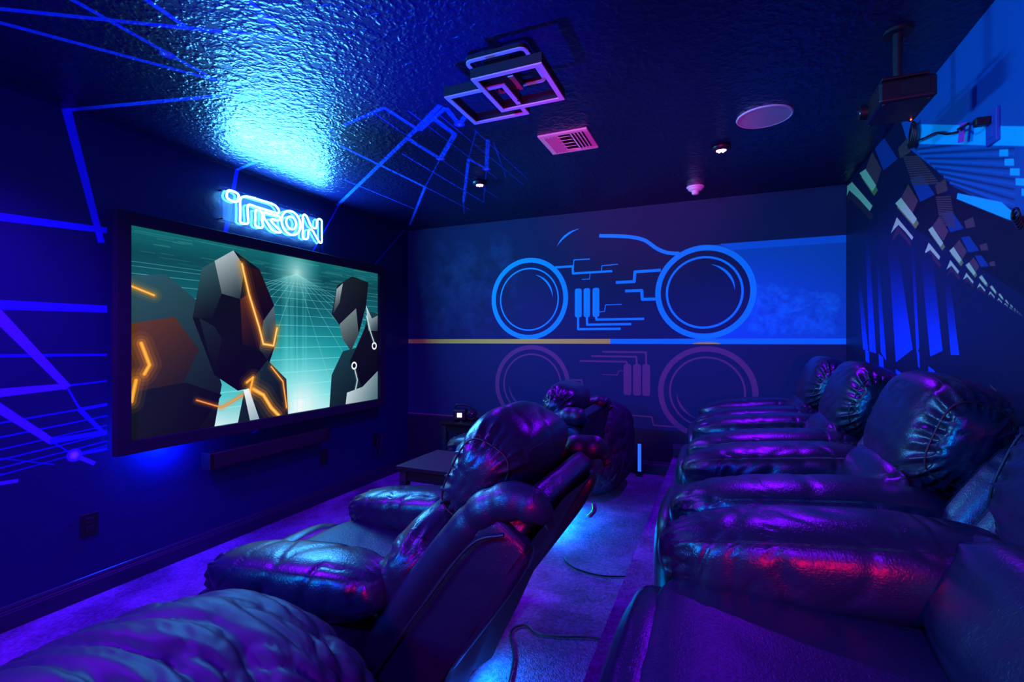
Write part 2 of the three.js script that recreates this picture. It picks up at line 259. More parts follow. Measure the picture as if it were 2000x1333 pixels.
  // printed columns of light, inked stronger toward their foot as in the artwork
  const beam = (a, b, c, d) => { const n = 14; for (let i = 0; i < n; i++) { const t0 = i / n, t1 = (i + 1) / n, e = Math.pow((i + 0.5) / n, 1.3), m = (p, q, t) => [p[0] + (q[0] - p[0]) * t, p[1] + (q[1] - p[1]) * t]; fillPoly(ctx, [m(a, b, t0), m(d, c, t0), m(d, c, Math.min(1, t1 + 0.004)), m(a, b, Math.min(1, t1 + 0.004))], `rgb(${20 + 4 * e | 0},${26 + 62 * e | 0},${56 + 199 * e | 0})`); } };
  beam([-4.27, 1.95], [-4.107, 1.37], [-3.98, 1.37], [-4.2, 1.95]); beam([-4.07, 2.245], [-3.95, 1.36], [-3.80, 1.35], [-3.98, 2.2]); beam([-3.80, 2.0], [-3.70, 1.36], [-3.59, 1.31], [-3.74, 1.95]);
  beam([-3.56, 2.02], [-3.416, 1.308], [-3.154, 1.387], [-3.379, 1.95]); beam([-3.18, 1.95], [-3.10, 1.37], [-3.063, 1.396], [-3.14, 1.95]); beam([-3.05, 1.88], [-2.925, 1.356], [-2.784, 1.386], [-2.90, 1.84]); beam([-2.77, 1.72], [-2.70, 1.369], [-2.617, 1.371], [-2.71, 1.71]);
  for (const [x, y, s] of [[-4.06, 1.33, 0.1], [-3.75, 1.3, 0.1], [-3.42, 1.22, 0.11], [-2.95, 1.26, 0.08], [-3.1, 1.34, 0.04]]) fillPoly(ctx, [[x, y + 0.05], [x + s, y + 0.03], [x + s * 1.1, y - 0.05], [x + 0.02, y - 0.04]], BL);
  for (let k = 0; k < 5; k++) fillPoly(ctx, [[-2.85 + k * 0.12, 1.27], [-2.80 + k * 0.12, 1.25], [-2.79 + k * 0.12, 1.24], [-2.84 + k * 0.12, 1.26]], RD);
});
M.wallRight = std({ color: 0xffffff, map: texRear, roughness: 0.45, bumpMap: rep(paintTex, 5, 2.5), bumpScale: 0.0008 });
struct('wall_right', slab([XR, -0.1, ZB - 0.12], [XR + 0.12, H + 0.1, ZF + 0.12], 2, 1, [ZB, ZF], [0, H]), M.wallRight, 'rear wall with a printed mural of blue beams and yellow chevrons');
M.wallPlain = std({ color: col(BW), roughness: 0.5, bumpMap: rep(paintTex, 5, 2.5), bumpScale: 0.001 });
struct('wall_front', slab([XL - 0.12, -0.1, ZF], [XR + 0.12, H + 0.1, ZF + 0.12], 0, 1, [XL, XR], [0, H]), M.wallPlain, 'dark navy wall behind the camera');

// carpeted floor and the two seating platforms
M.carpet = std({ color: 0xffffff, map: rep(pileColor, 2.2, 3), roughness: 0.95, bumpMap: rep(pileTex, 7, 9.5), bumpScale: 0.006 });
const FR = [[XL, XR], [ZB, ZF]];
struct('floor', slab([XL - 0.12, -0.12, ZB - 0.12], [XR + 0.12, 0, ZF + 0.12], 0, 2, ...FR), M.carpet, 'carpeted floor in front of the screen wall');
struct('floor', slab([X1, 0, ZB], [X2, T1, ZF], 0, 2, ...FR), M.carpet, 'carpeted platform under the front seats and the aisle');
struct('floor', slab([X2, 0, ZB], [XR, T2, ZF], 0, 2, ...FR), M.carpet, 'raised carpeted platform under the back row of recliners');

// baseboards with a stepped profile
M.base = std({ color: col([0.02, 0.02, 0.05]), roughness: 0.35 });
function baseboard(name, len, label) {
  const s = new THREE.Shape([[0, 0], [0.016, 0], [0.016, 0.082], [0.013, 0.088], [0.013, 0.094], [0.010, 0.099], [0.010, 0.108], [0.006, 0.118], [0, 0.122]].map((p) => new THREE.Vector2(...p)));
  return struct(name, new THREE.ExtrudeGeometry(s, { depth: len, bevelEnabled: false }), M.base, label);
}
baseboard('baseboard_left', ZF - ZB, 'dark baseboard below the screen').position.set(XL, 0, ZB);
{ const b = baseboard('baseboard_back', X1 - XL, 'dark baseboard in the corner by the small table'); b.rotation.y = -Math.PI / 2; b.position.set(X1, 0, ZB); }
{ const b = baseboard('baseboard_back', X2 - X1, 'dark baseboard at the end of the aisle'); b.rotation.y = -Math.PI / 2; b.position.set(X2, T1, ZB); }
{ const b = baseboard('baseboard_back', XR - X2, 'dark baseboard at the end of the back row'); b.rotation.y = -Math.PI / 2; b.position.set(XR, T2, ZB); }
{ const b = baseboard('baseboard_right', ZF - ZB, 'dark baseboard behind the back row'); b.rotation.y = Math.PI; b.position.set(XR, T2, ZF); }

// ---------------------------------------------------------------- screen on the left wall
{
  const z0 = -1.725, z1 = -3.97, y0 = 0.848, y1 = 2.107, b = 0.075, XS = XL + 0.10;
  const g = thing('projection_screen', 'wide black framed movie screen showing a teal picture with orange streaks', 'screen', [XS, (y0 + y1) / 2, (z0 + z1) / 2], Math.PI / 2);
  const W = z0 - z1, Hh = y1 - y0;
  for (const [w, h, x, y] of [[W + 2 * b, b, 0, Hh / 2 + b / 2], [W + 2 * b, b, 0, -Hh / 2 - b / 2], [b, Hh, -W / 2 - b / 2, 0], [b, Hh, W / 2 + b / 2, 0]]) part('frame_bar', rbox(w, h, 0.05, 0.004, x, y, -0.012), M.felt, g);
  part('back_panel', box(W + 0.06, Hh + 0.06, 0.012, 0, 0, -0.03), M.blackMatte, g);
  const pic = canvasTex(1280, 720, (ctx, w, h) => {
    const L = (a, b, wd, c) => { ctx.strokeStyle = c; ctx.lineWidth = wd; ctx.beginPath(); ctx.moveTo(...a); ctx.lineTo(...b); ctx.stroke(); };
    let gr = ctx.createLinearGradient(0, 0, 0, h); gr.addColorStop(0, '#0f6a70'); gr.addColorStop(0.12, '#0a4a52'); gr.addColorStop(0.3, '#0c6068'); gr.addColorStop(0.6, '#159aa0'); gr.addColorStop(0.85, '#5fd0d4'); gr.addColorStop(1, '#dff6f8'); ctx.fillStyle = gr; ctx.fillRect(0, 0, w, h);
    gr = ctx.createRadialGradient(720, 690, 20, 720, 690, 420); gr.addColorStop(0, 'rgba(245,255,255,0.95)'); gr.addColorStop(0.4, 'rgba(140,235,235,0.55)'); gr.addColorStop(1, 'rgba(20,150,150,0)'); ctx.fillStyle = gr; ctx.fillRect(0, 0, w, h);
    gr = ctx.createRadialGradient(700, 70, 4, 700, 70, 160); gr.addColorStop(0, 'rgba(210,255,250,0.8)'); gr.addColorStop(1, 'rgba(60,200,200,0)'); ctx.fillStyle = gr; ctx.fillRect(0, 0, w, h);
    const r = rng(3);
    for (let i = 0; i < 90; i++) { ctx.fillStyle = `rgba(${60 + 90 * r() | 0},${170 + 60 * r() | 0},190,${0.08 + 0.2 * r()})`; ctx.fillRect(r() * w, r() * 120, 30 + r() * 170, 1 + r() * 4); }
    for (let i = -7; i <= 7; i++) L([700, 75], [700 + i * 260, 720], 2.2, 'rgba(150,240,240,0.5)');
    for (let i = 0; i < 14; i++) { const y = 120 + 600 * Math.pow(i / 13, 1.45); L([0, y], [w, y], 1.5 + i * 0.25, 'rgba(170,250,250,0.45)'); }
    for (let i = 0; i < 14; i++) { ctx.fillStyle = 'rgba(140,240,240,0.10)'; ctx.fillRect(600 + r() * 200, 90, 4 + r() * 14, 620); }
    // plain stand-in for the film picture: two clusters of dark polished facets with glowing orange and white edges
    const facet = (pts, c0, c1) => { const xs = pts.map((p) => p[0]), ys = pts.map((p) => p[1]), q = ctx.createLinearGradient(Math.min(...xs), Math.min(...ys), Math.max(...xs), Math.max(...ys)); q.addColorStop(0, c0); q.addColorStop(1, c1); ctx.fillStyle = q; ctx.beginPath(); pts.forEach((p, i) => (i ? ctx.lineTo(...p) : ctx.moveTo(...p))); ctx.closePath(); ctx.fill(); };
    const glow = (pts, c, wd, core) => { ctx.strokeStyle = c; ctx.lineCap = ctx.lineJoin = 'round'; for (const [k, a] of [[9, 0.08], [6, 0.13], [3.4, 0.28], [1.5, 0.9]]) { ctx.globalAlpha = a; ctx.lineWidth = wd * k; ctx.beginPath(); pts.forEach((p, i) => (i ? ctx.lineTo(...p) : ctx.moveTo(...p))); ctx.stroke(); } ctx.globalAlpha = 1; ctx.strokeStyle = core; ctx.lineWidth = wd * 0.7; ctx.stroke(); };
    facet([[0, 170], [120, 150], [250, 250], [290, 430], [330, 560], [300, 720], [0, 720]], '#2c5a62', '#05080a');
    facet([[0, 330], [150, 300], [240, 420], [170, 560], [0, 600]], '#6a3a16', '#0a1012'); facet([[0, 560], [190, 540], [330, 600], [240, 720], [0, 720]], '#101a1c', '#020304');
    facet([[380, 20], [250, 110], [215, 300], [300, 520], [400, 590], [520, 560], [590, 380], [575, 230], [500, 80]], '#0c1416', '#020303');
    facet([[380, 20], [300, 75], [330, 200], [410, 215], [430, 80]], '#cfdde2', '#1a2a2e'); facet([[300, 75], [250, 110], [215, 300], [290, 300], [330, 200]], '#3a6a72', '#06090a');
    facet([[430, 80], [500, 80], [575, 230], [520, 300], [450, 190]], '#2a1206', '#040302'); facet([[450, 190], [520, 300], [500, 420], [420, 400], [410, 215]], '#5a2a0c', '#0a0604'); facet([[300, 520], [330, 380], [420, 400], [440, 585], [400, 590]], '#0a0d0e', '#000000');
    facet([[520, 300], [575, 230], [590, 380], [540, 470], [500, 420]], '#5d7880', '#0a1012'); facet([[430, 590], [540, 470], [640, 560], [650, 720], [400, 720]], '#173438', '#04090a'); facet([[240, 300], [300, 330], [330, 380], [300, 520]], '#16282c', '#030405');
    glow([[418, 70], [450, 190], [500, 330], [520, 400], [572, 408], [590, 330]], '#ff9a14', 8, '#ffe08a'); glow([[470, 590], [520, 620], [560, 680], [600, 720]], '#ff9a14', 12, '#ffd060'); glow([[560, 500], [622, 570], [642, 690]], '#ff8a14', 5, '#ffc860');
    glow([[40, 395], [66, 470], [50, 500]], '#ff9a14', 9, '#ffc040'); glow([[24, 520], [10, 590]], '#ff9a14', 9, '#ffc040'); glow([[0, 200], [80, 228]], '#ff9a14', 6, '#ffd060'); glow([[230, 610], [330, 650], [420, 610]], '#ff7a10', 4, '#ffb050'); glow([[440, 560], [470, 540], [452, 610]], '#ff9a14', 8, '#ffc040');
    facet([[425, 590], [450, 585], [500, 720], [455, 720]], '#ffffff', '#8fb0ba');
    facet([[905, 720], [920, 560], [1000, 440], [1130, 420], [1200, 220], [1280, 230], [1280, 720]], '#1f5a60', '#04080a'); facet([[1050, 500], [1180, 300], [1280, 260], [1280, 560], [1150, 640]], '#0c1416', '#020303');
    facet([[960, 100], [1070, 40], [1200, 60], [1180, 190], [1120, 350], [1000, 330], [920, 250]], '#202c30', '#000000'); facet([[930, 250], [955, 120], [1000, 85], [975, 190]], '#c4d6dc', '#10181a'); facet([[975, 300], [1100, 210], [1120, 350], [1060, 440], [1000, 380]], '#8fa6a4', '#1a2424'); facet([[1180, 190], [1230, 260], [1280, 240], [1280, 330], [1200, 330]], '#eafcff', '#20343a');
    glow([[1185, 250], [1215, 330], [1250, 400]], '#cfffff', 3, '#ffffff'); for (const [x, y] of [[1085, 520], [1250, 415]]) { ctx.strokeStyle = '#f4ffff'; ctx.lineWidth = 9; ctx.beginPath(); ctx.arc(x, y, 17, 0, 7); ctx.stroke(); }
    glow([[1090, 540], [1110, 600], [1080, 700]], '#cfffff', 3, '#ffffff'); facet([[1150, 640], [1280, 560], [1280, 720], [1020, 720], [1030, 660]], '#e6f4f6', '#4a6a72');
  });
  part('picture', new THREE.PlaneGeometry(W, Hh).translate(0, 0, -0.022), std({ color: 0x000000, roughness: 0.8, emissive: 0xffffff, emissiveMap: pic, emissiveIntensity: LAMP.screen.glow }), g);
  const l = new THREE.RectAreaLight(col(LAMP.screen.color), LAMP.screen.area, W, Hh); l.position.set(XS + 0.02, (y0 + y1) / 2, (z0 + z1) / 2); l.lookAt(0, 1.2, (z0 + z1) / 2); scene.add(l); l.rotation.set(0, -Math.PI / 2, 0);
}

// ---------------------------------------------------------------- neon sign above the screen
{
  const cz = -2.8, cy = 2.39;
  const g = thing('neon_sign', 'bright white and cyan outlined neon lettering on the wall above the screen', 'neon sign', [XL, cy, cz], Math.PI / 2);
  const P = {
    square: [[-2.371, 2.492], [-2.428, 2.494], [-2.448, 2.483], [-2.443, 2.442], [-2.428, 2.427], [-2.375, 2.43], [-2.358, 2.443], [-2.361, 2.475]],
    T: [[-2.463, 2.292], [-2.462, 2.447], [-2.474, 2.470], [-2.504, 2.487], [-2.56, 2.493], [-2.727, 2.493], [-2.771, 2.483], [-2.798, 2.454], [-2.79, 2.434], [-2.758, 2.431], [-2.536, 2.435], [-2.522, 2.421], [-2.525, 2.298], [-2.504, 2.286], [-2.475, 2.286]],
    R1: [[-2.588, 2.405], [-2.586, 2.297], [-2.598, 2.286], [-2.638, 2.286], [-2.649, 2.296], [-2.647, 2.400], [-2.636, 2.409], [-2.598, 2.410]],
    R2: [[-2.664, 2.408], [-2.80, 2.410], [-2.813, 2.396], [-2.79, 2.376], [-2.735, 2.374], [-2.724, 2.360], [-2.815, 2.292], [-2.805, 2.284], [-2.758, 2.285], [-2.722, 2.300], [-2.662, 2.37]],
    N: [[-3.037, 2.292], [-3.036, 2.464], [-3.05, 2.484], [-3.075, 2.478], [-3.127, 2.404], [-3.18, 2.400], [-3.191, 2.462], [-3.212, 2.486], [-3.243, 2.478], [-3.246, 2.30], [-3.236, 2.283], [-3.218, 2.286], [-3.137, 2.372], [-3.100, 2.366], [-3.091, 2.30], [-3.075, 2.284], [-3.05, 2.283]],
  };
  const tubeMat = std({ color: 0x101820, roughness: 0.4, emissive: col(LAMP.neon.tube), emissiveIntensity: LAMP.neon.glow });
  const path = (pts) => { const out = []; for (let i = 0; i < pts.length; i++) { const a = pts[i], b = pts[(i + 1) % pts.length], n = Math.max(1, Math.round(Math.hypot(a[0] - b[0], a[1] - b[1]) / 0.05)); for (let k = 0; k < n; k++) out.push([cz - (a[0] + (b[0] - a[0]) * k / n), a[1] + (b[1] - a[1]) * k / n - cy, 0.055]); } return out; };
  const neon = (pts) => tube(path(pts), 0.0072, true, path(pts).length * 6, 10);
  const circle = (r) => new THREE.TorusGeometry(r, 0.0072, 10, 48).translate(cz + 2.917, 2.385 - cy, 0.055);
  part('neon_square', neon(P.square), tubeMat, g);
  part('letter_t', neon(P.T), tubeMat, g).userData.label = 'letter T in neon tube';
  part('letter_r', merge([neon(P.R1), neon(P.R2)]), tubeMat, g).userData.label = 'letter R in neon tube';
  part('letter_o', merge([circle(0.095), circle(0.050)]), tubeMat, g).userData.label = 'letter O of two neon rings';
  part('letter_n', neon(P.N), tubeMat, g).userData.label = 'letter N in neon tube';
  part('backing_panel', rbox(0.96, 0.25, 0.004, 0.002, 0, 0, 0.034), M.acrylic, g);
  for (const [x, y] of [[-0.46, 0.10], [0.46, 0.10], [-0.46, -0.10], [0.46, -0.10]]) part('standoff', new THREE.CylinderGeometry(0.006, 0.006, 0.034, 12).rotateX(Math.PI / 2).translate(x, y, 0.016), M.blackMetal, g);
  const l = new THREE.RectAreaLight(col(LAMP.neon.areaColor), LAMP.neon.area, 0.92, 0.22); l.position.set(XL + 0.075, cy, cz); l.rotation.y = -Math.PI / 2; scene.add(l);
  const lb = new THREE.RectAreaLight(col(LAMP.neon.areaColor), LAMP.neon.back, 0.90, 0.21); lb.position.set(XL + 0.044, cy, cz); lb.rotation.y = Math.PI / 2; scene.add(lb);
}

// ---------------------------------------------------------------- soundbar, wall plates, blue puck behind the screen
{
  const g = thing('soundbar', 'long black soundbar mounted below the movie screen', 'soundbar', [XL, 0.615, -2.75], Math.PI / 2);
  part('body', rbox(1.08, 0.115, 0.085, 0.012, 0, 0, 0.055), M.blackPlastic, g);
  part('grille', rbox(1.03, 0.10, 0.006, 0.003, 0, 0, 0.099), M.grille, g);
  for (const s of [-1, 1]) part('end_cap', rbox(0.02, 0.118, 0.09, 0.006, s * 0.538, 0, 0.055), M.blackPlastic, g);
  for (const s of [-1, 1]) part('wall_bracket', box(0.06, 0.05, 0.014, s * 0.35, 0.02, 0.007), M.blackMetal, g);
}
function plate(name, label, z, y, sockets) {
  const g = thing(name, label, 'wall plate', [XL, y, z], Math.PI / 2);
  part('plate', rbox(0.082, 0.126, 0.008, 0.003, 0, 0, 0.004), M.blackPlastic, g);
  for (const s of sockets) { const k = part('socket', rbox(0.036, 0.034, 0.006, 0.003, 0, s, 0.008), M.blackMatte, g); for (const d of [-0.007, 0.007]) part('slot', box(0.003, 0.011, 0.002, d, s + 0.004, 0.0112), M.blackMetal, k); }
  part('screw', new THREE.CylinderGeometry(0.003, 0.003, 0.002, 10).rotateX(Math.PI / 2).translate(0, 0, 0.0085), M.blackMetal, g);
  return g;
}
plate('wall_outlet', 'black wall outlet low on the blue wall left of the soundbar', -1.572, 0.405, [0.022, -0.022]);
plate('wall_outlet', 'black wall outlet below the right end of the soundbar', -3.325, 0.397, [0.022, -0.022]);
{
  const g = thing('cable_plate', 'small black wall plate with a drooping cable near the corner table', 'wall plate', [XL, 0.42, -4.03], Math.PI / 2);
  part('plate', rbox(0.075, 0.118, 0.008, 0.003, 0, 0, 0.004), M.blackPlastic, g);
  part('cable', tube([[-0.01, 0.02, 0.01], [-0.02, 0.03, 0.05], [-0.045, -0.02, 0.06], [-0.03, -0.12, 0.05], [0.0, -0.16, 0.04], [0.03, -0.08, 0.045], [0.07, 0.03, 0.03], [0.075, 0.04, 0.012]], 0.006, false, 60), M.rubber, g);
  part('plug', rbox(0.024, 0.024, 0.03, 0.005, -0.01, 0.02, 0.018), M.rubber, g);
}
{
  const g = thing('led_puck', 'blue led puck light tucked behind the lower edge of the screen', 'led light', [XL, 0.80, -1.95], Math.PI / 2);
  part('housing', new THREE.CylinderGeometry(0.028, 0.03, 0.018, 28).rotateX(Math.PI / 2).translate(0, 0, 0.010), M.blackPlastic, g);
  part('lens', new THREE.CylinderGeometry(0.022, 0.022, 0.004, 28).rotateX(Math.PI / 2).translate(0, 0, 0.021), std({ color: 0x020208, emissive: col(LAMP.puck.color), emissiveIntensity: 2 }), g);
  const l = new THREE.PointLight(col(LAMP.puck.color), LAMP.puck.cd); l.position.set(XL + 0.05, 0.80, -1.95); l.castShadow = true; scene.add(l);
}

// ---------------------------------------------------------------- ceiling things
function squareFrame(s, t, h, r) {   // open square frame in the xz plane, s outside side, t bar width, h height, r corner radius
  const rr = (sh, a, q) => { sh.moveTo(-a + q, -a); sh.lineTo(a - q, -a); if (q) sh.absarc(a - q, -a + q, q, -Math.PI / 2, 0); sh.lineTo(a, a - q); if (q) sh.absarc(a - q, a - q, q, 0, Math.PI / 2); sh.lineTo(-a + q, a); if (q) sh.absarc(-a + q, a - q, q, Math.PI / 2, Math.PI); sh.lineTo(-a, -a + q); if (q) sh.absarc(-a + q, -a + q, q, Math.PI, Math.PI * 1.5); return sh; };
  const sh = rr(new THREE.Shape(), s / 2, r); sh.holes.push(rr(new THREE.Path(), s / 2 - t, Math.max(0, r - t)));
  return new THREE.ExtrudeGeometry(sh, { depth: h, bevelEnabled: false, curveSegments: 8 }).rotateX(Math.PI / 2).translate(0, h, 0);
}
{
  const g = thing('ceiling_light', 'modern ceiling light of interlocking black square frames, switched off', 'ceiling light', [-0.92, H, -2.0]);
  part('canopy', rbox(0.13, 0.045, 0.13, 0.004, 0.02, -0.0225, 0.0), M.blackMetal, g);
  const add = (s, t, h, r, x, y, z) => { const f = part('square_frame', squareFrame(s, t, h, r).translate(x, y, z), M.blackMetal, g); part('diffuser', squareFrame(s - 0.002, t - 0.001, 0.006, r).translate(x, y - 0.006, z), M.whiteSatin, f); return f; };
  add(0.315, 0.022, 0.040, 0, 0.122, -0.152, 0.045);
  add(0.300, 0.022, 0.040, 0, -0.075, -0.142, -0.05);
  add(0.290, 0.018, 0.018, 0.035, 0.045, -0.036, 0.005);
  add(0.12, 0.020, 0.04, 0, 0.035, -0.09, -0.005);
  for (const [x, z] of [[0.02, 0.055], [0.075, -0.055], [-0.035, -0.055]]) part('stem', cyl(0.005, 0.11, x, -0.095, z, 0.005, 10), M.blackMetal, g);
}
{
  const g = thing('air_vent', 'square white metal ceiling air vent with slats', 'air vent', [-0.863, H, -2.924]);
  for (const [w, d, x, z] of [[0.305, 0.03, 0, 0.1375], [0.305, 0.03, 0, -0.1375], [0.03, 0.245, 0.1375, 0], [0.03, 0.245, -0.1375, 0]]) part('frame_bar', rbox(w, 0.012, d, 0.003, x, -0.006, z), M.white, g);
  part('duct_plate', box(0.25, 0.002, 0.25, 0, -0.001, 0), M.blackMatte, g);
  for (let i = 0; i < 4; i++) part('slat', box(0.022, 0.0025, 0.245).rotateZ(0.7).translate(-0.108 + i * 0.021, -0.012, 0), M.white, g);
  for (let i = 0; i < 4; i++) part('slat', box(0.022, 0.0025, 0.245).rotateZ(-0.7).translate(0.045 + i * 0.021, -0.012, 0), M.white, g);
  for (let i = 0; i < 5; i++) part('slat', box(0.075, 0.0025, 0.05).rotateX(0.35).translate(0.0, -0.014, -0.098 + i * 0.049), M.white, g);
}
{
  const g = thing('ceiling_speaker', 'large round white speaker set flush in the ceiling', 'speaker', [0.228, H, -3.03]);
  part('rim', new THREE.TorusGeometry(0.136, 0.006, 10, 64).rotateX(Math.PI / 2).translate(0, -0.004, 0), M.white, g);
  part('grille', cyl(0.134, 0.008, 0, -0.004, 0, 0.134, 64), std({ color: col([0.62, 0.62, 0.64]), roughness: 0.6, bumpMap: rep(pileTex, 2, 2), bumpScale: 0.0006 }), g);
}
{
  const g = thing('smoke_detector', 'small white smoke detector on the ceiling near the mural wall', 'smoke detector', [-0.18, H, -4.2]);
  part('base', cyl(0.062, 0.014, 0, -0.007, 0, 0.068, 40), M.white, g);
  part('dome', new THREE.LatheGeometry([[0.055, 0], [0.053, -0.012], [0.044, -0.02], [0.028, -0.023], [0.026, -0.045], [0.018, -0.050], [0, -0.051]].map((p) => new THREE.Vector2(...p)), 40).translate(0, -0.012, 0), M.white, g);
}
const ledMat = std({ color: 0x111111, emissive: col([0.62, 0.34, 1.0]), emissiveIntensity: 6 });
function uvLamp(label, x, z, cd = LAMP.uv.cd) {
  const g = thing('ultraviolet_lamp', label, 'ceiling lamp', [x, H, z], 0, 'small violet ceiling lamps');
  part('trim_ring', new THREE.LatheGeometry([[0.034, 0], [0.056, 0], [0.056, -0.012], [0.046, -0.028], [0.036, -0.03], [0.034, -0.02]].map((p) => new THREE.Vector2(...p)), 36), M.blackPlastic, g);
  part('reflector', cyl(0.036, 0.012, 0, -0.016, 0, 0.036, 30), std({ color: 0x0a0410, roughness: 0.3, emissive: col([0.18, 0.0, 1.0]), emissiveIntensity: 0.8 }), g);
  for (let i = 0; i < 7; i++) { const a = i * Math.PI / 3, r = i === 6 ? 0 : 0.022; part('led', new THREE.SphereGeometry(0.0085, 12, 8).translate(r * Math.cos(a), -0.027, r * Math.sin(a)), ledMat, g); }
  const l = new THREE.SpotLight(col(LAMP.uv.color), cd, 0, 1.25, 0.5, 2); l.position.set(x, H - 0.04, z); l.target.position.set(x, 0, z); l.shadow.radius = 2; l.castShadow = true; scene.add(l, l.target);
}
uvLamp('small violet ceiling lamp nearest the movie screen', -1.725, -3.4);
uvLamp('small violet ceiling lamp beside the round white ceiling speaker', 0.01, -3.39);
uvLamp('small violet ceiling lamp above the front bean bag', -2.4, -0.7, 34);
uvLamp('small violet ceiling lamp above the near end of the back row', -0.05, 0.85, 34);

{ // projector near the rear wall
  const g = thing('projector', 'small black ceiling projector hung near the rear wall', 'projector', [0.66, H, -2.41]);
  const yb = 2.35 - H;
  part('body', rbox(0.18, 0.085, 0.24, 0.012, 0, yb + 0.0425, 0), M.blackPlastic, g);
  part('vent_panel', rbox(0.09, 0.05, 0.004, 0.002, 0.02, yb + 0.043, 0.121), M.grille, g);
  const b = part('lens_barrel', new THREE.CylinderGeometry(0.028, 0.030, 0.03, 32).rotateZ(Math.PI / 2).translate(-0.10, yb + 0.045, -0.065), M.blackMetal, g);
  part('lens_glass', new THREE.SphereGeometry(0.024, 24, 12, 0, Math.PI * 2, 0, Math.PI / 2).rotateZ(Math.PI / 2).scale(0.4, 1, 1).translate(-0.112, yb + 0.045, -0.065), M.lens, b);
  part('mount_plate', rbox(0.15, 0.012, 0.18, 0.004, 0, yb + 0.105, 0), M.blackMetal, g);
  for (const [x, z] of [[-0.06, -0.07], [0.06, -0.07], [-0.06, 0.07], [0.06, 0.07]]) part('mount_leg', cyl(0.006, 0.022, x, yb + 0.093, z, 0.006, 12), M.blackMetal, g);
  part('pole', cyl(0.017, -yb - 0.11, 0, (yb + 0.11) / 2, 0, 0.017, 20), M.blackMetal, g);
  part('ceiling_flange', cyl(0.05, 0.012, 0, -0.006, 0, 0.05, 28), M.blackMetal, g);
  part('status_light', new THREE.SphereGeometry(0.004, 10, 8).translate(0.07, yb - 0.001, -0.095), std({ color: 0x200000, emissive: col([1, 0.1, 0.02]), emissiveIntensity: 6 }), g);
  for (const [x, z] of [[-0.07, -0.1], [0.07, -0.1], [-0.07, 0.1], [0.07, 0.1]]) part('foot', cyl(0.008, 0.005, x, yb - 0.002, z, 0.008, 12), M.rubber, g);
}
{ // outlet and power cord on the rear wall
  const g = thing('power_outlet', 'blue tinted power outlet plate high on the rear wall', 'wall plate', [XR, 2.215, -2.33], -Math.PI / 2);
  part('plate', rbox(0.078, 0.122, 0.012, 0.003, 0, 0, 0.006), M.bluePlate, g);
  for (const s of [0.024, -0.024]) part('socket', rbox(0.034, 0.032, 0.004, 0.002, 0, s, 0.013), M.bluePlate, g);
  const c = thing('plugged_cable', 'black power cord coiled up and plugged in high on the rear wall', 'cord', [XR, 2.215, -2.33]);
  part('plug', rbox(0.045, 0.03, 0.03, 0.006, -0.037, 0.024, 0), M.rubber, c);
  const w = (z, y, o = 0.02) => [-o, y - 2.215, z + 2.33];
  part('cable', tube([[-0.075, 0.024, 0], [-0.085, 0.026, -0.05], w(-2.47, 2.272, 0.05), w(-2.55, 2.29), w(-2.68, 2.328), w(-2.74, 2.355), w(-2.80, 2.38), w(-2.92, 2.405), w(-3.03, 2.43)], 0.0045, false, 80), M.rubber, c);
  const loops = []; for (let i = 0; i < 5; i++) { const r = 0.026 + 0.003 * i; loops.push(new THREE.TorusGeometry(r, 0.0055, 8, 28).scale(0.7, 1.6, 1).rotateY(Math.PI / 2).rotateX(0.5).translate(-0.02 - 0.006 * (i % 3), 2.47 - 2.215 + 0.006 * (i - 2), -3.06 + 2.33 - 0.006 * i)); }
  part('coil', merge(loops), M.rubber, c);
  part('tag', box(0.003, 0.075, 0.05).rotateX(0.3).translate(-0.028, 2.27 - 2.215, -2.515 + 2.33), M.pinkTag, c).userData.label = 'pink paper tag';
}
{
  const c = thing('cable_bundle', 'small black cable bundle on the rear wall at the edge of the picture', 'cable', [XR, 1.83, -2.13]);
  const loops = []; for (let i = 0; i < 4; i++) loops.push(new THREE.TorusGeometry(0.015 + 0.002 * i, 0.004, 8, 24).rotateY(Math.PI / 2).rotateX(0.4 * i).translate(-0.018 - 0.005 * i, 0.01 * i - 0.015, 0.004 * i));
  part('loops', merge(loops), M.rubber, c); part('clip', rbox(0.02, 0.02, 0.03, 0.004, -0.01, 0, 0), M.blackPlastic, c);
}

// ---------------------------------------------------------------- soft furniture
function smoothNormals(g) {
  const p = g.attributes.position; g.computeVertexNormals(); const n = g.attributes.normal, acc = new Map();
  const key = (i) => Math.round(p.getX(i) * 2e4) + ',' + Math.round(p.getY(i) * 2e4) + ',' + Math.round(p.getZ(i) * 2e4);
  for (let i = 0; i < p.count; i++) { const k = key(i), a = acc.get(k) ?? [0, 0, 0]; a[0] += n.getX(i); a[1] += n.getY(i); a[2] += n.getZ(i); acc.set(k, a); }
  for (let i = 0; i < p.count; i++) { const a = acc.get(key(i)), l = Math.hypot(...a) || 1; n.setXYZ(i, a[0] / l, a[1] / l, a[2] / l); }
  return g;
}
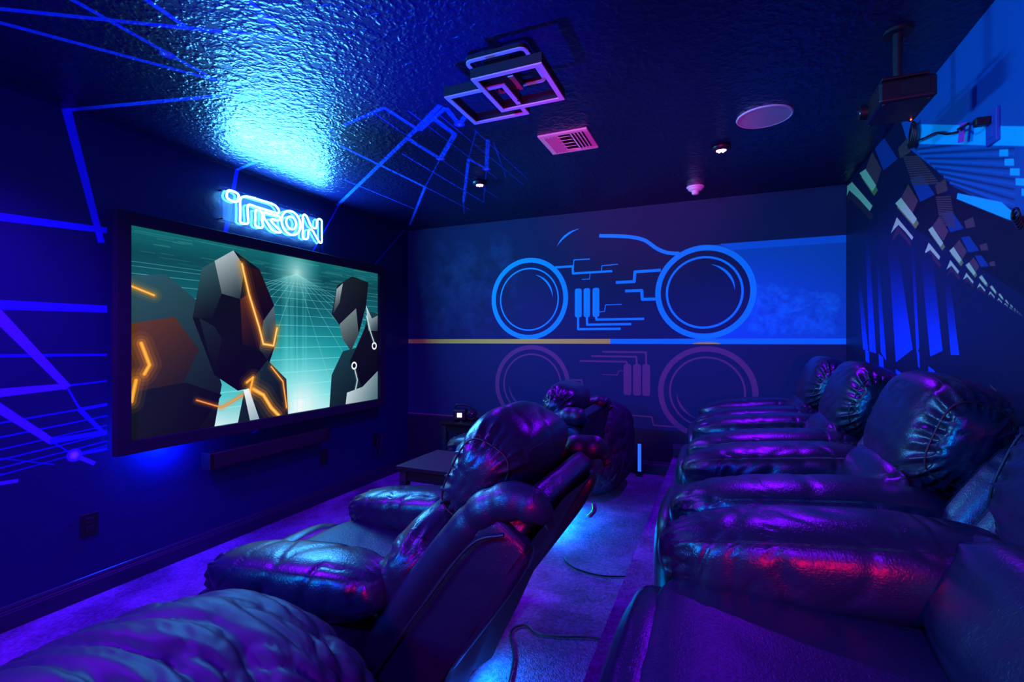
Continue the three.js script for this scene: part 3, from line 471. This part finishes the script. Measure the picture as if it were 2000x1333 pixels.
// stuffed leather shape: a superellipsoid w x h x d with pleats drawn in at its ends and soft creases
function pillow(w, h, d, o = {}) {
  const { n = 3.2, seg = [26, 18, 22], pleatAxis = 0, pleats = 0, pleatAmp = 0.008, reach = 0.35, ends = [1, 1], crease = 0.004, freq = [6, 9, 6], seed = 0, sag = 0, taperEnd = 0, ribs = 0 } = o;
  const g = new THREE.BoxGeometry(2, 2, 2, ...seg), p = g.attributes.position, uv = g.attributes.uv, hs = [w / 2, h / 2, d / 2];
  for (let i = 0; i < p.count; i++) {
    const q = [p.getX(i), p.getY(i), p.getZ(i)].map((v) => Math.sin(v * Math.PI / 2) * 0.55 + v * 0.45);
    const s = Math.pow(q.reduce((a, v) => a + Math.pow(Math.abs(v), n), 0), 1 / n), c = q.map((v) => v / s);
    const nr = c.map((v, k) => Math.sign(v) * Math.pow(Math.abs(v), n - 1) / hs[k]), l = Math.hypot(...nr) || 1;
    const pos = c.map((v, k) => v * hs[k]);
    let disp = 0;
    if (pleats) {
      const t = Math.abs(c[pleatAxis]), e = c[pleatAxis] > 0 ? ends[1] : ends[0], u = (pleatAxis + 1) % 3, v = (pleatAxis + 2) % 3;
      const a = Math.atan2(c[u], c[v]), k = smooth(1 - reach, 0.86, t) * e * (1 - 0.85 * smooth(0.90, 0.99, t));
      disp += pleatAmp * k * (0.75 - 1.9 * Math.pow(Math.abs(Math.sin(a * pleats / 2 + 1.4 * N3(pos[0] * 5 + seed, pos[1] * 5, pos[2] * 5))), 0.7)) * (0.6 + 0.8 * N3(a * 2 + seed, 3.1, 0));
    }
    if (ribs) { const k = smooth(0.45, 0.85, Math.abs(c[0])) * smooth(0.75, 0.0, c[1]); disp -= ribs * k * Math.pow(Math.abs(Math.sin(pos[2] * 30 + 3.5 * N3(pos[2] * 4 + seed, pos[1] * 3, 1.7))), 6) * (0.5 + N3(pos[2] * 9, seed, 0.3)); }
    const f = freq, x = pos[0] * f[0] + seed * 7.1, y = pos[1] * f[1] + seed, z = pos[2] * f[2];
    const w1 = N3(x * 0.6, y * 0.6, z * 0.6), r1 = 1 - Math.abs(N3(x + w1, y + w1, z - w1)) * 2.4, r2 = N3(x * 2.3 + w1 * 2, y * 2.3, z * 2.3);
    disp -= crease * (Math.pow(Math.max(0, r1), 6) * 1.1 + 0.12 * r2);
    for (let k = 0; k < 3; k++) pos[k] += nr[k] / l * disp;
    if (sag) pos[1] -= sag * (1 - (c[0] * c[0])) * smooth(-0.2, 1, c[1]);
    if (taperEnd) { const k = 1 - taperEnd * smooth(0.1, 1, Math.abs(c[0])) * c[0] * c[0]; pos[1] *= k; pos[2] *= k; }
    p.setXYZ(i, ...pos);
    const an = nr.map(Math.abs), mx = an.indexOf(Math.max(...an)); uv.setXY(i, mx === 0 ? pos[2] : pos[0], mx === 1 ? pos[2] : pos[1]);
  }
  return smoothNormals(g);
}
const lean = (g, a, y, z) => g.translate(0, -y, -z).rotateX(-a).translate(0, y, z);   // tip backward about a hinge
function uvMetres(g) { const p = g.attributes.position, nn = g.attributes.normal, uv = g.attributes.uv; for (let i = 0; i < p.count; i++) { const a = [Math.abs(nn.getX(i)), Math.abs(nn.getY(i)), Math.abs(nn.getZ(i))], m = a.indexOf(Math.max(...a)); uv.setXY(i, m === 0 ? p.getZ(i) : p.getX(i), m === 1 ? p.getZ(i) : p.getY(i)); } return g; }

// one recliner facing +z, standing on y = 0. o.seat: room between the arms' centres, o.tip: extra recline, o.open: footrest out
function recliner(label, o = {}) {
  const { seat = 0.53, tip = 0, skirt = false, seed = 1, group, pad = 1, padZ = 0.115, bw = seat / 2 + 0.13, rear = -0.31, front = 0.475, bl = 1 } = o;
  const g = thing('recliner', label, 'recliner', [0, 0, 0], 0, group);
  const ax = seat / 2, hw = ax + 0.13, HY = 0.40, HZ = -0.14;
  part('base', rbox(2 * hw - 0.08, 0.22, front - rear - 0.12, 0.03, 0, 0.16, (front + rear) / 2), M.cloth, g);
  for (const s of [-1, 1]) {
    part('arm_panel', uvMetres(pillow(0.21, 0.44, front - rear - 0.12, { n: 6, crease: 0.002, seed: seed + s })).translate(s * (ax + 0.01), 0.27, (front + rear) / 2 + 0.04), M.leather, g);
    part('arm_pad', pillow(0.29 * pad, 0.215 * pad, 0.74 * (0.5 + pad / 2), { n: 2.7, seg: [24, 20, 64], pleatAxis: 2, pleats: 15, pleatAmp: 0.008, reach: 0.34, ends: [0.35, 1], crease: 0.005, ribs: 0.012, freq: [4, 5, 8], seed: seed * 2.3 + s }).rotateX(0.10).translate(s * ax, 0.535, padZ), M.leather, g);
  }
  part('seat_cushion', pillow(seat + 0.02, 0.22, 0.66, { n: 5, crease: 0.003, seed: seed + 4, seg: [24, 12, 26] }).rotateX(-0.05).translate(0, 0.37, 0.16), M.leatherSeat, g);
  part('footrest', pillow(seat + 0.02, 0.42, 0.15, { n: 3.4, crease: 0.004, freq: [3, 9, 6], seed: seed + 6, seg: [24, 20, 10] }).translate(0, 0.265, front), M.leather, g);
  const back = (geo, name, mat) => part(name, lean(geo, 0.50 + tip, HY, HZ), mat, g);
  back(pillow(2 * bw - 0.06, 0.48 * bl, 0.085, { n: 6, crease: 0.002, seed: seed + 9 }).translate(0, HY + 0.22 * bl, HZ - 0.09), 'back_shell', M.leather);
  for (const s of [-1, 1]) {
    const wx = s * (bw - 0.045), roll = tube([[wx * 0.98, HY - 0.06, HZ + 0.0], [wx, HY + 0.1 * bl, HZ + 0.005], [wx, HY + 0.30 * bl, HZ + 0.0], [wx, HY + 0.405 * bl, HZ - 0.02], [wx, HY + 0.455 * bl, HZ - 0.07], [wx, HY + 0.465 * bl, HZ - 0.125], [wx * 0.97, HY + 0.455 * bl, HZ - 0.16]], bl > 1 ? 0.046 : 0.056, false, 70, 16);
    { const p = roll.attributes.position, n = roll.attributes.normal, uv = roll.attributes.uv; for (let i = 0; i < p.count; i++) { const t = uv.getX(i), d = -0.005 * Math.pow(Math.abs(Math.sin(t * 34 + 2 * N3(t * 5, seed, s))), 5) * smooth(0.55, 0.75, t) - 0.03 * smooth(0.9, 1, t) - 0.02 * smooth(0.08, 0, t); p.setXYZ(i, p.getX(i) + n.getX(i) * d, p.getY(i) + n.getY(i) * d, p.getZ(i) + n.getZ(i) * d); } roll.computeVertexNormals(); }
    back(roll, 'back_roll', M.leather);
    back(pillow(0.075, 0.48 * bl, 0.17, { n: 5, seg: [10, 30, 16], crease: 0.003, freq: [8, 6, 8], seed: seed + 21 + s }).translate(s * (bw - 0.045), HY + 0.17 * bl, HZ - 0.095), 'side_panel', M.leather);
    back(tube([[s * (bw + 0.006), HY - 0.02, HZ - 0.035], [s * (bw + 0.006), HY + 0.2 * bl, HZ - 0.035], [s * (bw + 0.004), HY + 0.36 * bl, HZ - 0.048], [s * (bw + 0.002), HY + 0.405 * bl, HZ - 0.09]], 0.0035, false, 40), 'piping', M.seam);
  }
  back(pillow(seat + 0.05, 0.28 * bl, 0.20, { n: 3.2, pleats: 14, pleatAmp: 0.014, reach: 0.4, crease: 0.004, taperEnd: 0.12, seed: seed + 13, seg: [34, 24, 24] }).translate(0, HY + 0.13 * bl, HZ + 0.07), 'lumbar_pillow', M.leather);
  { const w = 2 * bw - 0.19, h = 0.350, d = 0.235, k = 0.16;
    const q = (geo) => geo.rotateX(0.14).translate(0, HY + 0.385 * bl, HZ + 0.065);
    const hp = back(q(pillow(w, h, d, { n: 3.4, pleats: 20, pleatAmp: 0.020, reach: 0.42, crease: 0.004, taperEnd: k, seed: seed + 15, seg: [48, 30, 30] })), 'head_pillow', M.leather);
    for (const s of [-1, 1]) { const c0 = 0.88, r = Math.pow(1 - Math.pow(c0, 3.4), 1 / 3.4), kk = 1 - k * c0 * c0, pts = []; for (let i = 0; i < 40; i++) { const a = i / 40 * Math.PI * 2, ca = Math.cos(a), sa = Math.sin(a), m = Math.pow(Math.pow(Math.abs(ca), 3.4) + Math.pow(Math.abs(sa), 3.4), -1 / 3.4) * r * kk * 0.992; pts.push([s * c0 * w / 2, sa * m * h / 2, ca * m * d / 2]); } part('seam', lean(q(tube(pts, 0.0028, true, 120, 6)), 0.50 + tip, HY, HZ), M.seam, hp); }
  }
  if (skirt) {   // black dust cloth hanging down the back
    const cg = new THREE.PlaneGeometry(2 * bw - 0.02, 1, 40, 24), p = cg.attributes.position, top = new THREE.Vector3(0, HY + 0.475 * bl, HZ - 0.145).sub(new THREE.Vector3(0, HY, HZ)).applyAxisAngle(new THREE.Vector3(1, 0, 0), -(0.50 + tip)).add(new THREE.Vector3(0, HY, HZ));
    for (let i = 0; i < p.count; i++) { const t = 0.5 - p.getY(i), x = p.getX(i), y = top.y * (1 - t) ** 2 + 2 * t * (1 - t) * 0.42 + 0.10 * t * t, z = top.z * (1 - t) ** 2 + 2 * t * (1 - t) * (rear - 0.13) + (rear - 0.02) * t * t; p.setXYZ(i, x, y, z - 0.018 * t * Math.sin(x * 22 + 2 * N3(x * 3, t * 2, 0)) - 0.02 * N3(x * 4, t * 3, 5)); }
    cg.computeVertexNormals(); part('back_cloth', cg, std({ color: col([0.014, 0.015, 0.022]), roughness: 0.6, side: THREE.DoubleSide }), g);
  }
  for (const [x, z] of [[-hw + 0.1, 0.3], [hw - 0.1, 0.3], [-hw + 0.1, rear + 0.06], [hw - 0.1, rear + 0.06]]) part('foot', cyl(0.022, 0.04, x, 0.02, z, 0.026, 14), M.blackPlastic, g);
  return g;
}
function copyThing(o, label, pos, turn) { const c = o.clone(); c.name = numbered(o.name.replace(/_\d+$/, '')); c.userData = { ...o.userData, label }; c.position.set(...pos); c.rotation.y = turn; scene.add(c); return c; }
const FACE = -Math.PI / 2;   // seats face the screen wall
{
  const back = 'recliners in the back row', X0 = 0.335;
  const r1 = recliner('black leather recliner at the far end of the back row, against the mural wall', { seed: 1, group: back }); r1.position.set(X0, T2, -3.615); r1.rotation.y = FACE;
  copyThing(r1, 'black leather recliner second from the mural wall in the back row', [X0, T2, -2.765], FACE);
  const r3 = recliner('black leather recliner third from the mural wall in the back row', { seed: 5, group: back }); r3.position.set(X0, T2, -1.915); r3.rotation.y = FACE;
  const r4 = recliner('wide black leather recliner nearest the camera in the back row', { seed: 8, seat: 0.92, group: back }); r4.position.set(X0, T2, -0.87); r4.rotation.y = FACE;
  const a = recliner('reclined black leather recliner in the front row, between bean bag and side table', { seed: 21, tip: 0.12, skirt: true, seat: 0.62, pad: 0.82, padZ: 0.15, bw: 0.36, bl: 1.32, rear: -0.20, front: 0.52, group: 'recliners in the front row' }); a.position.set(-0.97, T1, -1.36); a.rotation.y = FACE;
  const c = recliner('black leather recliner in the front row beyond the side table', { seed: 33, tip: -0.04, skirt: true, seat: 0.53, rear: -0.26, group: 'recliners in the front row' }); c.position.set(-1.2, T1, -3.13); c.rotation.y = FACE;
}
// bean bag loungers: a stuffed sack, high at the back and low in front
function beanBag(label, L, W, Hh, seed) {
  const g = thing('bean_bag', label, 'bean bag', [0, 0, 0], 0, 'bean bag loungers');
  const geo = new THREE.BoxGeometry(2, 2, 2, 120, 60, 120), p = geo.attributes.position, uv = geo.attributes.uv;
  for (let i = 0; i < p.count; i++) {
    const q = [p.getX(i), p.getY(i), p.getZ(i)], n = 3.8, s = Math.pow(q.reduce((a, v) => a + Math.pow(Math.abs(v), n), 0), 1 / n), c = q.map((v) => v / s);
    const z = c[2], top = 0.26 + 0.74 * smooth(1.0, -0.45, z);            // z = -1 is the back
    let x = c[0] * W / 2 * (1 - 0.08 * c[1]), y = (c[1] * 0.5 + 0.5) * Hh * (c[1] > -0.2 ? top : 0.5 + 0.5 * top), zz = z * L / 2;
    const l = Math.hypot(x / W, (y - Hh * 0.3) / Hh, zz / L), nx = x / W / l, ny = (y - Hh * 0.3) / Hh / l, nz = zz / L / l;
    const w = N3(x * 1.6 + seed, y * 1.6, zz * 1.3), w2 = N3(x * 4 - seed, y * 3, zz * 2);
    const fold = (fx, fy, fz, amp, o) => amp * Math.pow(Math.max(0, 1 - Math.abs(N3(x * fx + w * 1.6 + seed + o, y * fy + w2, zz * fz + w + 0.5 * x * fz)) * 4.6), 1.6);
    const d = 0.016 * w - fold(5, 5, 1.0, 0.014, 0) - fold(10, 8, 1.9, 0.009, 4) - fold(18, 14, 4, 0.007, 8) - fold(30, 22, 8, 0.003, 15) + 0.010 * N3(x * 3, y * 3, zz * 3 + seed);
    const k = smooth(0.0, 0.12, y);
    x += nx * d * k; y = Math.max(0, y + ny * d * k); zz += nz * d * k;
    p.setXYZ(i, x, y, zz); uv.setXY(i, x, zz);
  }
  part('sack', smoothNormals(geo), M.bag, g);
  return g;
}
{
  const b1 = beanBag('large dark bean bag lounger in the foreground', 1.50, 0.98, 0.72, 3); b1.position.set(-1.25, T1, -0.405); b1.rotation.y = FACE;
  const b2 = beanBag('dark bean bag at the far end of the front row by the mural', 0.98, 0.80, 0.74, 9); b2.position.set(-1.14, T1, -3.98); b2.rotation.y = FACE;
}
// ---------------------------------------------------------------- tables, camcorder, lights and cords on the floor
{
  const g = thing('side_table', 'dark wooden side table between the two front recliners', 'side table', [-1.17, T1, -2.04]);
  part('table_top', rbox(0.42, 0.022, 0.36, 0.005, 0, 0.632, 0), M.darkWood, g);
  for (const [w, d, x, z] of [[0.37, 0.016, 0, 0.15], [0.37, 0.016, 0, -0.15], [0.016, 0.30, 0.18, 0], [0.016, 0.30, -0.18, 0]]) part('apron', box(w, 0.05, d, x, 0.596, z), M.darkWood, g);
  for (const sx of [-1, 1]) for (const sz of [-1, 1]) part('leg', box(0.035, 0.62, 0.035, sx * 0.18, 0.31, sz * 0.148), M.blackMatte, g);
  part('shelf', rbox(0.36, 0.016, 0.30, 0.004, 0, 0.16, 0), M.darkWood, g);
}
{
  const g = thing('corner_table', 'dark wooden table in the corner by the screen with a small camcorder on it', 'side table', [-2.26, 0, -4.34]);
  part('table_top', rbox(0.54, 0.025, 0.42, 0.005, 0, 0.620, 0), M.darkWood, g);
  for (const [w, d, x, z] of [[0.48, 0.018, 0, 0.18], [0.48, 0.018, 0, -0.18], [0.018, 0.36, 0.24, 0], [0.018, 0.36, -0.24, 0]]) part('apron', box(w, 0.07, d, x, 0.573, z), M.darkWood, g);
  for (const sx of [-1, 1]) for (const sz of [-1, 1]) part('leg', box(0.045, 0.61, 0.045, sx * 0.235, 0.305, sz * 0.175), M.blackMatte, g);
}
{
  const g = thing('camcorder', 'small black camcorder with a lit white display and violet lens', 'camcorder', [-2.33, 0.6325, -4.27], 0.35);
  part('body', rbox(0.13, 0.115, 0.12, 0.018, -0.045, 0.066, 0), M.blackPlastic, g);
  part('base_foot', cyl(0.05, 0.010, -0.03, 0.005, 0, 0.045, 28), M.blackPlastic, g);
  const d = part('display_bezel', rbox(0.062, 0.056, 0.006, 0.003, -0.045, 0.068, 0.060), M.blackMatte, g);
  part('display', box(0.048, 0.042, 0.003, -0.045, 0.068, 0.0638), std({ color: 0x000000, emissive: col([0.85, 1.0, 0.98]), emissiveIntensity: 1.6 }), d);
  const b = part('lens_barrel', new THREE.CylinderGeometry(0.046, 0.050, 0.10, 36).rotateX(Math.PI / 2).translate(0.068, 0.070, 0.012), M.blackPlastic, g);
  part('lens_ring', new THREE.TorusGeometry(0.042, 0.005, 10, 40).translate(0.068, 0.070, 0.064), M.blackMetal, b);
  part('lens_glass', new THREE.SphereGeometry(0.038, 28, 14, 0, Math.PI * 2, 0, Math.PI / 2).rotateX(Math.PI / 2).scale(1, 1, 0.35).translate(0.068, 0.070, 0.060), M.lens, b);
  part('handle', tube([[-0.10, 0.12, 0], [-0.09, 0.158, 0], [-0.02, 0.162, 0], [0.05, 0.148, 0], [0.06, 0.115, 0]], 0.010, false, 40), M.blackPlastic, g);
}
{
  const g = thing('light_bar', 'short upright blue led light bar at the end of the aisle', 'led light', [-0.665, T1, -4.50]);
  part('stand', rbox(0.06, 0.012, 0.06, 0.004, 0, 0.006, 0), M.blackPlastic, g);
  part('housing', rbox(0.036, 0.30, 0.016, 0.004, 0, 0.162, -0.006), M.blackPlastic, g);
  part('diffuser', rbox(0.030, 0.25, 0.010, 0.003, 0, 0.165, 0.004), std({ color: 0x02040c, emissive: col([0.02, 0.12, 1.0]), emissiveIntensity: 1.3 }), g);
  const l = new THREE.RectAreaLight(col([0.02, 0.12, 1]), 1.5, 0.03, 0.25); l.position.set(-0.665, T1 + 0.165, -4.488); l.rotation.y = Math.PI; scene.add(l);
}
function strip(label, z0, z1, x) {
  const len = Math.abs(z1 - z0), zc = (z0 + z1) / 2, y = T1 + 0.085;
  const g = thing('led_strip', label, 'led strip', [x, y, zc]);
  part('channel', box(0.014, 0.012, len, 0, 0.004, 0), M.blackPlastic, g);
  part('diffuser', box(0.010, 0.006, len - 0.01, 0.001, -0.004, 0), std({ color: 0x02040c, emissive: col(LAMP.underglow.color), emissiveIntensity: 5 }), g);
  const l = new THREE.RectAreaLight(col(LAMP.underglow.color), LAMP.underglow.area, len - 0.01, 0.012); l.position.set(x + 0.004, y - 0.010, zc); l.lookAt(x + 0.15, T1 - 0.01, zc); scene.add(l);
}
strip('blue led strip under the rear edge of the reclined front recliner', -1.04, -1.68, -0.795);
strip('blue led strip under the rear edge of the front recliner beyond the side table', -2.80, -3.46, -0.965);
{
  const y = T1 + 0.008;
  solo('floor_cable', tube([[-0.80, y, -2.62], [-0.76, y, -2.56], [-0.70, y, -2.515], [-0.573, y, -2.489], [-0.445, y, -2.53], [-0.39, y, -2.56]], 0.0045, false, 60), M.rubber, 'thin black cable crossing the aisle behind the side table', 'cord');
  solo('floor_cable', tube([[-0.66, y, -1.45], [-0.72, y, -1.7], [-0.80, y, -1.88], [-0.76, y, -1.93], [-0.70, y, -1.895], [-0.609, y, -1.909], [-0.5, y, -1.95], [-0.39, y, -1.97]], 0.0045, false, 80), M.rubber, 'thin black cable crossing the aisle behind the reclined recliner', 'cord');
  solo('green_cord', tube([[-0.84, y, -3.30], [-0.835, y, -3.36], [-0.84, y, -3.45], [-0.87, y, -3.56]], 0.005, false, 40), M.greenCord, 'short yellow green cord on the carpet behind the far front recliner', 'cord');
}

// ---------------------------------------------------------------- lamps on the wall behind the camera, whose colour falls on the room
function floodLamp(name, label, pos, turn, L, aim, angle = 1.2, pen = 0.7) {
  const g = thing(name, label, 'flood lamp', pos, turn);
  part('wall_bracket', rbox(0.05, 0.10, 0.02, 0.004, 0, 0, 0.010), M.blackMetal, g);
  part('housing', rbox(0.20, 0.15, 0.05, 0.01, 0, 0, 0.045), M.blackPlastic, g);
  part('lens', rbox(0.18, 0.13, 0.006, 0.003, 0, 0, 0.073), std({ color: 0x050508, emissive: col(L.color), emissiveIntensity: 3 }), g);
  const l = new THREE.SpotLight(col(L.color), L.cd, 0, angle, pen, 2);
  l.position.set(pos[0] + Math.sin(turn) * 0.10, pos[1], pos[2] + Math.cos(turn) * 0.10); l.target.position.set(...aim); l.shadow.radius = 4; l.castShadow = true; scene.add(l, l.target);
}
floodLamp('blue_flood_lamp', 'deep blue flood lamp high on the wall behind the camera', [-1.6, 2.2, ZF], Math.PI, LAMP.flood, [-1.9, 1.6, -2]);
floodLamp('blue_flood_lamp', 'light blue flood lamp in the front left corner behind the camera', [-2.9, 2.3, ZF], Math.PI, LAMP.corner, [XR, 1.75, -2.5], 0.50, 1.0);
floodLamp('magenta_uplight', 'magenta uplight on the wall behind the camera', [-0.3, 0.75, ZF], Math.PI, LAMP.magenta, [-0.6, H, -3.6], 0.20, 1.0);
floodLamp('red_flood_lamp', 'red flood lamp at head height on the wall behind the camera', [0.35, 1.4, ZF], Math.PI, LAMP.red, [-0.4, 0.9, -2.5]);

{ // small uplight on the floor in front of the front row, whose beam falls on the ceiling beside the square light
  const p = [-2.30, 0, -1.75], g = thing('blue_uplight', 'small round blue uplight on the carpet in front of the reclined recliner', 'led light', p);
  part('base', cyl(0.05, 0.02, 0, 0.01, 0, 0.05, 28), M.blackPlastic, g);
  part('housing', cyl(0.036, 0.07, 0, 0.055, 0, 0.040, 28), M.blackPlastic, g);
  part('lens', cyl(0.034, 0.006, 0, 0.092, 0, 0.034, 28), std({ color: 0x020208, emissive: col(LAMP.uplight.color), emissiveIntensity: 3 }), g);
  const l = new THREE.SpotLight(col(LAMP.uplight.color), LAMP.uplight.cd, 0, 0.34, 1.0, 2); l.position.set(p[0], 0.11, p[2]); l.target.position.set(-1.35, H, -1.72); l.shadow.radius = 3; l.castShadow = true; scene.add(l, l.target);
}

shade(scene);
renderer.render(scene, camera);
